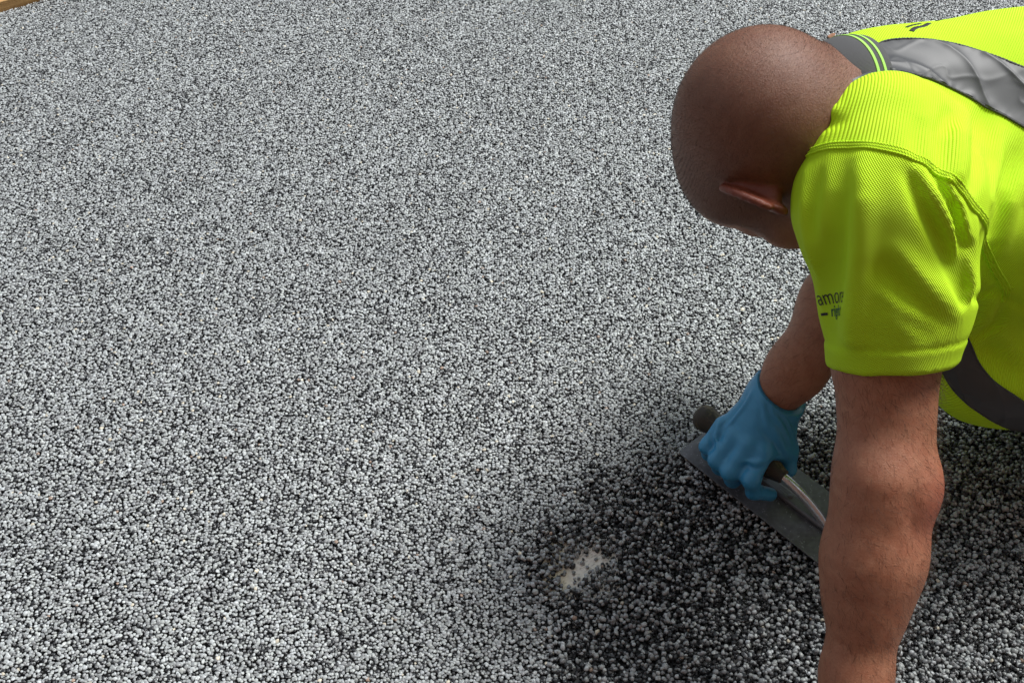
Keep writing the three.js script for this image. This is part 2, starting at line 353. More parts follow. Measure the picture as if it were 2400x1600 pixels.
{ // scrap of brown leaf
  const g = new THREE.PlaneGeometry(0.022, 0.011, 6, 4), P = g.attributes.position;
  for (let i = 0; i < P.count; i++) { const x = P.getX(i), y = P.getY(i), w = Math.sqrt(Math.max(0, 1 - Math.pow(x / 0.0115, 2))); P.setXYZ(i, x, y * w, 0.003 * Math.cos(y * 420) * (1 - w * 0.4) + 0.0015 * Math.sin(x * 300)); }
  g.rotateX(-Math.PI / 2); g.computeVertexNormals();
  const m = mesh('leaf_scrap', g, new THREE.MeshStandardMaterial({ color: rgb(0.34, 0.17, 0.1), roughness: 0.8, side: THREE.DoubleSide }));
  m.position.set(0.7113, 0.004, -2.0737); m.rotation.y = 0.5;
  tag(m, 'small curled brown leaf scrap lying on the trowelled gravel', 'leaf');
}

// ------------------------------------------------------------------ the worker
// skeleton, in metres
const J = {
  neck: [0.354, 0.545, -0.957], shL: [0.370, 0.538, -0.808], elL: [0.387, 0.306, -0.632], wrL: [0.362, 0.092, -0.468],
  shR: [0.445, 0.400, -1.135], elR: [0.440, 0.378, -0.918], wrR: [0.3549, 0.132, -0.9009],
  chest: [0.42, 0.468, -0.985], belly: [0.75, 0.42, -0.965], pelvis: [0.98, 0.36, -0.955],
};
const vsub = (a, b) => [a[0] - b[0], a[1] - b[1], a[2] - b[2]], vadd = (a, b) => [a[0] + b[0], a[1] + b[1], a[2] + b[2]], vmul = (a, s) => [a[0] * s, a[1] * s, a[2] * s];
const vdot = (a, b) => a[0] * b[0] + a[1] * b[1] + a[2] * b[2], vlen = a => Math.hypot(...a), vnorm = a => vmul(a, 1 / vlen(a));
const vcross = (a, b) => [a[1] * b[2] - a[2] * b[1], a[2] * b[0] - a[0] * b[2], a[0] * b[1] - a[1] * b[0]];
const lerp3 = (a, b, t) => [a[0] + (b[0] - a[0]) * t, a[1] + (b[1] - a[1]) * t, a[2] + (b[2] - a[2]) * t];

// head axes: hf where the face looks, hu to the crown, hl to the left ear
const headAt = [0.3010, 0.5215, -0.9060], HS = 1.10;
const hf = vnorm([0.1586, -0.9633, -0.2168]);
const hu = (() => { const u = [-0.8013, 0.0027, -0.5982]; return vnorm(vsub(u, vmul(hf, vdot(u, hf)))); })();
const hl = vcross(hu, hf), HF = [hl, hu, hf];
const hp = (l, u, f) => vadd(headAt, vadd(vmul(hl, l * HS), vadd(vmul(hu, u * HS), vmul(hf, f * HS))));
const hE = (l, u, f, a, b, c) => ell(hp(l, u, f), [a * HS, b * HS, c * HS], HF);
const hC = (p, q, r1, r2) => cone(hp(...p), hp(...q), r1 * HS, r2 * HS);
const earFrame = e => { const out = vnorm(vadd(vmul(hl, e * 0.83), vmul(hf, e > 0 ? 0.56 : 0.15))), pl = vnorm(vsub(hf, vmul(out, vdot(hf, out)))); return [out, hu, pl]; };
const earSDF = [1, -1].map(e => { // plate flaring from its front edge, rolled rim, hollow, lobe
  const fr = earFrame(e), at = (o, u, f) => vadd(hp(e > 0 ? 0.0835 : -0.076, 0.000, -0.024), vadd(vmul(fr[0], o), vadd(vmul(fr[1], u), vmul(fr[2], f))));
  const plate = ell(at(0, 0, 0), [0.0045, 0.031, 0.019], fr), lobe = ell(at(0, -0.029, 0.005), [0.0045, 0.011, 0.009], fr), conch = ell(at(0.006, -0.003, 0.004), [0.007, 0.014, 0.010], fr);
  const rim = []; const c = a => at(0.0025, 0.031 * Math.sin(a), -0.0195 * Math.cos(a)); for (let i = 0; i < 10; i++) rim.push(cone(c(-0.9 + i * 0.33), c(-0.57 + i * 0.33), 0.0036, 0.0036));
  const root = cone(at(-0.010, 0.012, 0.008), at(-0.010, -0.016, 0.010), 0.011, 0.010), ec = at(0, 0, 0);
  return (x, y, z) => { if (Math.abs(x - ec[0]) + Math.abs(y - ec[1]) + Math.abs(z - ec[2]) > 0.11) return 1; let d = smin(plate(x, y, z), lobe(x, y, z), 0.008); for (const r of rim) d = smin(d, r(x, y, z), 0.003); d = smax(d, -conch(x, y, z), 0.004); return smin(d, root(x, y, z), 0.010); };
});
const headSDF = (() => {
  const skull = blend(0.05, hE(0, 0.046, -0.012, 0.0765, 0.078, 0.100), hE(0, 0.03, -0.048, 0.066, 0.052, 0.060), hE(0, 0.05, 0.045, 0.060, 0.050, 0.052));
  const face = blend(0.025, hE(0, -0.03, 0.045, 0.055, 0.062, 0.048), hE(0.042, -0.018, 0.052, 0.022, 0.020, 0.024), hE(-0.042, -0.018, 0.052, 0.022, 0.020, 0.024), hC([0.05, -0.045, 0.0], [0.022, -0.088, 0.062], 0.016, 0.016), hC([-0.05, -0.045, 0.0], [-0.022, -0.088, 0.062], 0.016, 0.016), hE(0, -0.09, 0.07, 0.022, 0.018, 0.02));
  const brow = blend(0.012, hC([0.012, 0.018, 0.090], [0.046, 0.014, 0.070], 0.009, 0.009), hC([-0.012, 0.018, 0.090], [-0.046, 0.014, 0.070], 0.009, 0.009));
  const nose = blend(0.010, hC([0, 0.006, 0.092], [0, -0.030, 0.113], 0.007, 0.011), hE(0.012, -0.035, 0.100, 0.008, 0.007, 0.010), hE(-0.012, -0.035, 0.100, 0.008, 0.007, 0.010));
  const lips = blend(0.004, hE(0, -0.054, 0.090, 0.022, 0.005, 0.009), hE(0, -0.064, 0.089, 0.019, 0.006, 0.009));
  const lids = blend(0.004, hE(0.031, -0.004, 0.074, 0.014, 0.011, 0.012), hE(-0.031, -0.004, 0.074, 0.014, 0.011, 0.012));
  const sock = (x, y, z) => Math.min(e1(x, y, z), e2(x, y, z)), e1 = hE(0.032, -0.002, 0.090, 0.015, 0.010, 0.012), e2 = hE(-0.032, -0.002, 0.090, 0.015, 0.010, 0.012);
  const neckTop = hp(0, -0.012, -0.034), neck = blend(0.03, cone(J.neck, neckTop, 0.057, 0.056), cone(hp(0, -0.055, 0.02), lerp3(J.neck, hp(0, -0.1, -0.06), 0.45), 0.036, 0.045));
  const crease = [fold([[0.2803, 0.6508, -0.8864], [0.2661, 0.6437, -0.8697], [0.2576, 0.633, -0.8568], [0.2542, 0.6187, -0.8459]], 0.0026, 0.0024, 0.2, 0.2), fold([[0.2769, 0.652, -0.8875], [0.2631, 0.6448, -0.8718], [0.2545, 0.6337, -0.858]], -0.0014, 0.0034)];
  return (x, y, z) => {
    let d = skull(x, y, z);
    d = smin(d, neck(x, y, z), 0.045);
    if (d < 0.12) {
      d = smin(d, face(x, y, z), 0.03); d = smin(d, brow(x, y, z), 0.015); d = smin(d, nose(x, y, z), 0.012);
      d = smax(d, -sock(x, y, z), 0.012); d = smin(d, lids(x, y, z), 0.004); d = smin(d, lips(x, y, z), 0.006);
      d = smin(d, earSDF[0](x, y, z), 0.004); d = smin(d, earSDF[1](x, y, z), 0.004);
    }
    for (const c of crease) d -= c(x, y, z);
    return d;
  };
})();
// left arm, straight and propping; right arm, bent over the trowel
const armL = (() => {
  const { shL: s, elL: e, wrL: w } = J, back = vnorm([0.9, -0.25, 0.25]);
  const o = (p, dx, dy, dz) => [p[0] + dx, p[1] + dy, p[2] + dz];
  const up = blend(0.012, cone(s, lerp3(s, e, 0.55), 0.056, 0.0515), cone(lerp3(s, e, 0.5), e, 0.0515, 0.044), cone(o(lerp3(s, e, 0.25), 0.014, 0, 0), o(lerp3(s, e, 0.8), 0.012, 0, 0), 0.040, 0.034));
  const fore = blend(0.03, cone(e, lerp3(e, w, 0.3), 0.044, 0.046), cone(lerp3(e, w, 0.3), lerp3(e, w, 0.8), 0.046, 0.0315), cone(lerp3(e, w, 0.8), w, 0.0315, 0.027), cone(o(e, -0.016, 0.02, 0.01), o(lerp3(e, w, 0.45), -0.008, 0, 0), 0.033, 0.031), cone(o(e, 0.016, -0.01, 0), o(lerp3(e, w, 0.5), 0.004, 0, 0), 0.029, 0.025));
  const tip = ell(o(e, 0.022, 0.002, 0.008), [0.020, 0.032, 0.026]);
  const dent = [fold([o(e, 0.006, 0.050, 0.042), o(e, 0.006, 0.0, 0.052), o(e, 0.010, -0.03, 0.056)], -0.0028, 0.011), fold([o(e, -0.012, 0.03, 0.040), o(e, -0.010, -0.03, 0.052)], 0.003, 0.010),
    fold([o(e, 0.018, 0.012, 0.045), o(e, 0.060, 0.020, 0.02)], -0.0014, 0.0018, 0.3, 0.3), fold([o(e, 0.018, 0.006, 0.047), o(e, 0.062, 0.011, 0.02)], -0.0011, 0.0016, 0.3, 0.3), fold([o(e, 0.022, 0.000, 0.048), o(e, 0.062, 0.002, 0.022)], -0.0010, 0.0016, 0.3, 0.3)];
  return (x, y, z) => { let d = smin(up(x, y, z), fore(x, y, z), 0.03); d = smin(d, tip(x, y, z), 0.025); for (const f of dent) d -= f(x, y, z); return d; };
})();
const armR = (() => {
  const { shR: s, elR: e, wrR: w } = J;
  return blend(0.03, cone(s, lerp3(s, e, 0.5), 0.056, 0.05), cone(lerp3(s, e, 0.5), e, 0.05, 0.043), cone(e, lerp3(e, w, 0.35), 0.044, 0.048), cone(lerp3(e, w, 0.35), lerp3(e, w, 0.8), 0.048, 0.034), cone(lerp3(e, w, 0.8), w, 0.034, 0.030));
})();
const torsoSkin = blend(0.06, cone(J.chest, [0.62, 0.45, -0.975], 0.115, 0.125), cone([0.62, 0.45, -0.975], J.pelvis, 0.125, 0.12), cone(lerp3(J.chest, J.shL, 0.3), J.shL, 0.07, 0.058), cone(lerp3(J.chest, J.shR, 0.3), J.shR, 0.07, 0.055), cone(J.neck, [0.45, 0.5, -0.99], 0.062, 0.08));
const skinSDF = (x, y, z) => { let d = torsoSkin(x, y, z); d = smin(d, headSDF(x, y, z), 0.03); d = smin(d, armL(x, y, z), 0.03); return smin(d, armR(x, y, z), 0.03); };

// ---- shirt
const sleeveEnd = [0.384, 0.404, -0.709], sleeveAxis = vnorm(vsub(sleeveEnd, J.shL));

const shirtBase = (() => {
  const torso = blend(0.07, cone(J.chest, [0.62, 0.452, -0.985], 0.128, 0.142), cone([0.62, 0.452, -0.985], J.belly, 0.142, 0.158), cone(J.belly, [1.0, 0.37, -0.955], 0.158, 0.150),
    cone([0.378, 0.540, -0.975], [0.56, 0.515, -1.035], 0.050, 0.075), cone(lerp3(J.chest, J.shR, 0.3), J.shR, 0.085, 0.072));
  const lat = cone([0.42, 0.508, -0.858], [0.56, 0.41, -0.905], 0.070, 0.105), shoulder = cone([0.372, 0.570, -0.852], [0.369, 0.5386, -0.802], 0.070, 0.0830);
  const sleeve = blend(0.015, cone([0.369, 0.5346, -0.802], [0.386, 0.466, -0.747], 0.083, 0.073), cone([0.384, 0.466, -0.746], vadd(sleeveEnd, vmul(sleeveAxis, 0.03)), 0.073, 0.0575));
  const sleeveR = cone(J.shR, lerp3(J.shR, J.elR, 0.75), 0.072, 0.066), sr = vnorm(vsub(J.elR, J.shR)), seR = lerp3(J.shR, J.elR, 0.72);
  const sag = blend(0.06, cone([0.46, 0.335, -0.875], [0.58, 0.250, -0.850], 0.055, 0.060), cone([0.58, 0.250, -0.850], [0.80, 0.18, -0.86], 0.060, 0.09), cone([0.58, 0.32, -1.0], [0.8, 0.27, -0.98], 0.08, 0.1));
  return (x, y, z) => {
    let d = torso(x, y, z);
    d = smin(d, sag(x, y, z), 0.07);
    d = smin(d, lat(x, y, z), 0.05); d = smin(d, shoulder(x, y, z), 0.06);
    d = smin(d, smax(sleeveR(x, y, z), (x - seR[0]) * sr[0] + (y - seR[1]) * sr[1] + (z - seR[2]) * sr[2], 0.003), 0.05);
    let s = sleeve(x, y, z);
    if (s < 0.05) { // hem: a doubled band, its stitching drawn in, the end cut and hollow
      const along = (x - sleeveEnd[0]) * sleeveAxis[0] + (y - sleeveEnd[1]) * sleeveAxis[1] + (z - sleeveEnd[2]) * sleeveAxis[2];
      s -= 0.0012 * sstep(-0.0255, -0.0225, along); s += 0.0012 * Math.exp(-Math.pow((along + 0.026) / 0.0016, 2));
      s = smax(s, along, 0.003);
    }
    return smin(d, s, 0.030);
  };
})();
// folds of the cloth: ridges and furrows laid on the plain garment
const folds = [
  fold([[0.3185, 0.6073, -0.7756], [0.3181, 0.5849, -0.7444], [0.3232, 0.5381, -0.7209], [0.3274, 0.4985, -0.7048], [0.3298, 0.4612, -0.6902]], 0.0152, 0.012, 0.2, 0.6),
  fold([[0.3114, 0.6052, -0.7872], [0.3075, 0.5852, -0.7565], [0.306, 0.5497, -0.7378], [0.308, 0.5002, -0.7329], [0.3105, 0.4602, -0.7266], [0.3151, 0.4422, -0.7176]], -0.0167, 0.015, 0.2, 0.6),
  fold([[0.2938, 0.5873, -0.7965], [0.2861, 0.558, -0.772], [0.291, 0.5233, -0.7565]], -0.0087, 0.007, 0.2, 0),
  fold([[0.2866, 0.5738, -0.8114], [0.2813, 0.5496, -0.7826], [0.2887, 0.5174, -0.7634], [0.302, 0.4848, -0.7497]], 0.0072, 0.006, 0.1, 0.2),
  fold([[0.3524, 0.6161, -0.7616], [0.369, 0.5946, -0.732], [0.3969, 0.5547, -0.7138], [0.4245, 0.5077, -0.6952]], -0.013, 0.007, 0, 0.9),
  fold([[0.3626, 0.6166, -0.7596], [0.3807, 0.5969, -0.7352], [0.4071, 0.5594, -0.7202], [0.4306, 0.5168, -0.7088]], 0.0116, 0.007, 0.1, 0.6),
  fold([[0.3774, 0.6135, -0.7543], [0.3957, 0.592, -0.7353], [0.4191, 0.5517, -0.7233]], -0.0116, 0.006, 0.1, 0.8),
  fold([[0.3886, 0.6089, -0.7508], [0.4055, 0.5868, -0.7356], [0.4229, 0.5536, -0.7271]], 0.0101, 0.0055, 0.1, 0.8),
  fold([[0.4013, 0.5993, -0.7446], [0.4077, 0.5663, -0.7241], [0.4271, 0.5157, -0.7042]], -0.013, 0.005, 0.2, 0.8),
  fold([[0.4287, 0.5647, -0.7383], [0.43, 0.5356, -0.7237], [0.4322, 0.5072, -0.7015]], 0.0116, 0.006, 0.3, 0.5),
  fold([[0.4448, 0.5433, -0.7454], [0.4433, 0.52, -0.7293], [0.442, 0.5009, -0.7081]], -0.0116, 0.005, 0.3, 0.9),
  fold([[0.3389, 0.5443, -0.7138], [0.3677, 0.5176, -0.6905], [0.4107, 0.4867, -0.6766]], -0.0065, 0.009, 0, 0.2),
  fold([[0.3433, 0.5615, -0.7178], [0.3779, 0.5314, -0.6988], [0.4186, 0.4999, -0.686]], 0.0065, 0.009, 0, 0.2),
  fold([[0.3403, 0.5095, -0.699], [0.3664, 0.4963, -0.6783], [0.4015, 0.4783, -0.6708]], -0.0051, 0.008, 0, 0),
  fold([[0.3316, 0.5247, -0.712], [0.3585, 0.5003, -0.6827], [0.3883, 0.4816, -0.6703]], 0.0043, 0.009, 0, 0),
  fold([[0.3868, 0.6114, -0.7538], [0.3986, 0.6241, -0.7955], [0.4194, 0.6226, -0.8399]], -0.0108, 0.008, 0.5, 0),
  fold([[0.4078, 0.606, -0.7579], [0.4188, 0.6155, -0.8012], [0.467, 0.5826, -0.9053]], 0.0101, 0.009, 0.5, 0),
  fold([[0.4279, 0.5921, -0.7603], [0.4454, 0.5951, -0.8165], [0.4848, 0.5761, -0.8995]], -0.0135, 0.008, 0.5, 0.2),
  fold([[0.4613, 0.5544, -0.783], [0.4824, 0.5557, -0.8361], [0.503, 0.5698, -0.8897]], 0.0095, 0.008, 0.4, 0.1),
  fold([[0.4856, 0.5057, -0.7969], [0.4925, 0.5389, -0.8234], [0.5152, 0.5584, -0.8687]], -0.0095, 0.007, 0.5, 0.1),
  fold([[0.5014, 0.4779, -0.7962], [0.5061, 0.5221, -0.8173], [0.5293, 0.5445, -0.8513]], 0.0081, 0.009, 0.4, 0.1),
  fold([[0.3668, 0.6187, -0.7632], [0.3706, 0.6266, -0.7851], [0.3802, 0.6321, -0.8112]], -0.0041, 0.008, 0.5, 0),
  fold([[0.3079, 0.5836, -0.8805], [0.3102, 0.603, -0.8611], [0.3185, 0.616, -0.8463]], 0.0054, 0.006, 0.5, 0),
  fold([[0.3034, 0.5766, -0.8722], [0.3066, 0.6014, -0.8429], [0.3197, 0.6162, -0.8245]], -0.0041, 0.007, 0.3, 0),
  fold([[0.4385, 0.5003, -0.7029], [0.5057, 0.4148, -0.7992], [0.5131, 0.4245, -0.7969]], -0.006, 0.005, 0.6, 0.3),
  fold([[0.5213, 0.3505, -0.8114], [0.5272, 0.368, -0.8074], [0.5175, 0.4084, -0.7993]], 0.0084, 0.007, 0.3, 0.3),
  fold([[0.5304, 0.3378, -0.8103], [0.5391, 0.3579, -0.8074], [0.5339, 0.3943, -0.8007]], -0.0072, 0.006, 0.3, 0.3),
  fold([[0.5131, 0.4245, -0.7969], [0.5366, 0.4082, -0.7983], [0.5564, 0.3947, -0.799], [0.5895, 0.3739, -0.8049]], -0.0048, 0.0035, 0.4, 0.8),
  fold([[0.5339, 0.3321, -0.8092], [0.563, 0.3044, -0.7951], [0.6009, 0.2854, -0.7858]], -0.0072, 0.018, 0, 0),
  fold([[0.5376, 0.3618, -0.8069], [0.5821, 0.3153, -0.8049], [0.6167, 0.2909, -0.7941]], 0.0072, 0.018, 0, 0),
  fold([[0.52, 0.60, -1.00], [0.60, 0.60, -1.02], [0.70, 0.585, -1.0]], -0.006, 0.012), fold([[0.56, 0.60, -1.06], [0.64, 0.59, -1.08], [0.72, 0.57, -1.07]], 0.007, 0.014),
];
const shirtSDF = (() => {
  const holeN = cone([0.347, 0.554, -0.947], [0.27, 0.568, -0.924], 0.058, 0.058);
  return (x, y, z) => {
    let d = shirtBase(x, y, z);
    if (Math.abs(d) < 0.03) {
      for (const f of folds) d -= f(x, y, z);
      d -= 0.0012 * noise(x * 28, y * 28, z * 28);
    }
    d = Math.max(d, x - 1.06);
    return Math.max(d, -holeN(x, y, z));
  };
})();
// ---- trowel's place and the hand that grips it
const T0 = [0.3135, 0, -0.8735], ta = vnorm([0.665, 0, 0.747]), tp = [ta[2], 0, -ta[0]]; // ta along the blade, tp across, away from the near edge
const tl = (a, p, y) => [T0[0] + ta[0] * a + tp[0] * p, y, T0[2] + ta[2] * a + tp[2] * p];
const HH = 0.062; // height of the handle's axis
const gripField = (() => {
  const H = HH, F = (a, ps) => { const fs = []; for (let i = 0; i + 1 < ps.length; i++) fs.push(cone(tl(a + (ps[i][3] || 0), ps[i][0], H + ps[i][1]), tl(a + (ps[i + 1][3] || 0), ps[i + 1][0], H + ps[i + 1][1]), ps[i][2], ps[i + 1][2])); return blend(0.006, ...fs); };
  const fingers = [
    F(0.046, [[-0.012, 0.030, 0.0125, -0.004], [-0.040, 0.006, 0.0118, 0.004], [-0.034, -0.020, 0.0105, 0.010], [-0.012, -0.034, 0.0095, 0.022]]),
    F(0.022, [[-0.018, 0.032, 0.0125], [-0.049, 0.004, 0.0120], [-0.036, -0.026, 0.0105], [-0.010, -0.034, 0.0090]]),
    F(-0.002, [[-0.018, 0.031, 0.0120], [-0.048, 0.005, 0.0115], [-0.036, -0.022, 0.0100], [-0.010, -0.031, 0.0090]]),
    F(-0.026, [[-0.014, 0.028, 0.0112], [-0.040, 0.006, 0.0105], [-0.032, -0.018, 0.0092], [-0.010, -0.027, 0.0085]])];
  const wr = J.wrR, wrIn = vadd(wr, vmul(vnorm(vsub(J.elR, wr)), 0.012));
  const palm = blend(0.022, cone(wr, tl(0.036, -0.006, H + 0.028), 0.030, 0.0155), cone(wr, tl(0.012, -0.012, H + 0.030), 0.029, 0.0155), cone(wr, tl(-0.020, -0.010, H + 0.027), 0.028, 0.0145), cone(wr, tl(0.046, 0.020, H + 0.020), 0.026, 0.017));
  const thumb = blend(0.010, cone(tl(0.030, 0.034, H + 0.036), tl(0.052, 0.034, H + 0.008), 0.018, 0.0135), cone(tl(0.052, 0.034, H + 0.008), tl(0.066, 0.026, H - 0.014), 0.0135, 0.0105));
  const cuffAx = vnorm(vsub(J.elR, wr)), cuff = cone(vsub(wr, vmul(cuffAx, 0.01)), vadd(wr, vmul(cuffAx, 0.03)), 0.033, 0.036);
  const hole = cone(vadd(wr, vmul(cuffAx, 0.002)), vadd(wr, vmul(cuffAx, 0.05)), 0.030, 0.035);
  const cuffDir = vnorm(vadd(cuffAx, [0.12, 0, 0.1]));
  return wr0 => (x, y, z) => {
    let d = palm(x, y, z); for (const f of fingers) d = smin(d, f(x, y, z), 0.009);
    d = smin(d, thumb(x, y, z), 0.014); d = smin(d, cuff(x, y, z), 0.012);
    for (const w of wr0) d -= w(x, y, z);
    d -= 0.0008 * noise(x * 70, y * 70, z * 70);
    d = Math.max(d, (x - wr[0]) * cuffDir[0] + (y - wr[1]) * cuffDir[1] + (z - wr[2]) * cuffDir[2] - 0.012 - 0.002 * noise(x * 40, 2, z * 40));
    return Math.max(d, -hole(x, y, z));
  };
})();
const gloveBase = gripField([]);
const gloveSDF = gripField([
  fold([[0.3179, 0.1487, -0.8936], [0.3057, 0.1267, -0.8827], [0.2874, 0.1021, -0.8721]], 0.0034, 0.0034, 0.2, 0.3),
  fold([[0.3131, 0.1396, -0.8926], [0.3012, 0.121, -0.8845], [0.2812, 0.0985, -0.8735]], -0.0034, 0.0034, 0.2, 0.3),
  fold([[0.3372, 0.1467, -0.8658], [0.353, 0.1311, -0.8542], [0.3687, 0.0995, -0.8451]], 0.0034, 0.0034, 0.2, 0.3),
  fold([[0.344, 0.1465, -0.863], [0.3619, 0.1251, -0.8533], [0.3756, 0.0977, -0.8501]], -0.0034, 0.0034, 0.2, 0.3),
  fold([[0.331, 0.1368, -0.8617], [0.3479, 0.122, -0.8472], [0.3649, 0.091, -0.8375]], 0.0034, 0.0034, 0.2, 0.3),
  fold([[0.3241, 0.1242, -0.854], [0.3428, 0.1119, -0.8396], [0.3617, 0.0843, -0.8341]], -0.0034, 0.0034, 0.2, 0.3),
  fold([[0.2835, 0.103, -0.8862], [0.2745, 0.0886, -0.8683], [0.2748, 0.082, -0.843]], 0.0034, 0.0034, 0.2, 0.3),
  fold([[0.2781, 0.1, -0.8857], [0.2698, 0.086, -0.869], [0.2703, 0.0774, -0.8553]], -0.0034, 0.0034, 0.2, 0.3),
  fold([[0.303, 0.0883, -0.8254], [0.322, 0.0928, -0.8191], [0.3357, 0.0963, -0.8214]], 0.0034, 0.0034, 0.2, 0.3),
  fold([[0.3035, 0.081, -0.8211], [0.3202, 0.0874, -0.8128], [0.3291, 0.0891, -0.8143]], -0.0034, 0.0034, 0.2, 0.3),
  fold([[0.3227, 0.1523, -0.8852], [0.3296, 0.1474, -0.8711], [0.3355, 0.1269, -0.8519]], 0.0034, 0.0034, 0.2, 0.3),
  fold([[0.3545, 0.1433, -0.8657], [0.3692, 0.1273, -0.8587], [0.3791, 0.1074, -0.8605]], -0.0034, 0.0034, 0.2, 0.3),
]);

// ---- materials
const noiseTex = (() => { const a = tileNoise(24), b = tileNoise(70), c = tileNoise(200); return dataTex(512, (u, v) => { const k = 0.3 * a(u, v) + 0.3 * b(u, v) + 0.4 * c(u, v); return [k, k, k]; }); })();
const skinTone = (() => { const a = tileNoise(10), b = tileNoise(40), c = tileNoise(150); return dataTex(512, (u, v) => { const k = 0.4 * a(u, v) + 0.3 * b(u, v) + 0.3 * c(u, v); return [0.84 + 0.16 * k, 0.76 + 0.24 * k, 0.72 + 0.28 * k]; }, true); })();
skinTone.repeat.set(12, 12);
const pores = noiseTex.clone(); pores.repeat.set(40, 40); pores.needsUpdate = true;
const skinMat = new THREE.MeshPhysicalMaterial({ vertexColors: true, map: skinTone, bumpMap: pores, bumpScale: 0.0004, roughness: 0.42, clearcoat: 0.12, clearcoatRoughness: 0.45 });
// ribbed knit of the yoke and body, birdseye knit of the sleeve
const ribTex = dataTex(256, (u, v) => { const w = 0.5 + 0.5 * Math.sin(2 * Math.PI * 8 * u), k = Math.pow(w, 0.7) * (0.82 + 0.18 * Math.sin(2 * Math.PI * 16 * v + (Math.floor(8 * u) & 1) * Math.PI)); return [k, k, k]; });
const eyeTex = dataTex(256, (u, v) => { const k = 0.5 + 0.25 * Math.sin(2 * Math.PI * 8 * (u + v)) + 0.25 * Math.sin(2 * Math.PI * 8 * (u - v)); return [k, k, k]; });
const limeCol = rgb(0.60, 0.95, 0.004);
function lime(tex, period, turn) { const b = tex.clone(); b.repeat.set(1 / (8 * period), 1 / (8 * period)); b.rotation = turn; b.needsUpdate = true; return new THREE.MeshPhysicalMaterial({ color: limeCol, bumpMap: b, bumpScale: 0.0009, roughness: 0.75, sheen: 0 }); }
const yokeMat = lime(ribTex, 0.0025, 0.5), sleeveMat = lime(eyeTex, 0.0022, 0.35), plainLime = lime(eyeTex, 0.0022, 0.2);
const greyKnit = new THREE.MeshStandardMaterial({ color: rgb(0.085, 0.086, 0.09), roughness: 0.85, bumpMap: (() => { const b = ribTex.clone(); b.repeat.set(90, 90); b.needsUpdate = true; return b; })(), bumpScale: 0.0002 });
const stripeMat = new THREE.MeshStandardMaterial({ color: rgb(0.40, 0.74, 0.14), roughness: 0.8 });
const tapeMat = new THREE.MeshPhysicalMaterial({ color: rgb(0.06, 0.062, 0.067), roughness: 0.5, metalness: 0.1 });
const tapeEdgeMat = new THREE.MeshStandardMaterial({ color: rgb(0.06, 0.06, 0.062), roughness: 0.8 });
const gloveMat = new THREE.MeshPhysicalMaterial({ color: rgb(0.035, 0.28, 0.53), roughness: 0.40, clearcoat: 0.35, clearcoatRoughness: 0.3, bumpMap: (() => { const b = noiseTex.clone(); b.repeat.set(20, 20); b.needsUpdate = true; return b; })(), bumpScale: 0.0003 });

const worker = new THREE.Group(); worker.name = 'person'; worker.position.set(0.55, 0, -0.95); scene.add(worker);
tag(worker, 'kneeling worker with shaved head in lime short sleeved polo, bent over the gravel', 'person');
const wpos = [-0.55, 0, 0.95];
function part(name, g, mat, parent) { g.translate(...(parent && parent !== worker ? [0, 0, 0] : wpos)); const m = mesh(name, g, mat, parent || worker); return m; }
const sub = (name, g, mat, parent) => { g.translate(...wpos); return mesh(name, g, mat, parent); };

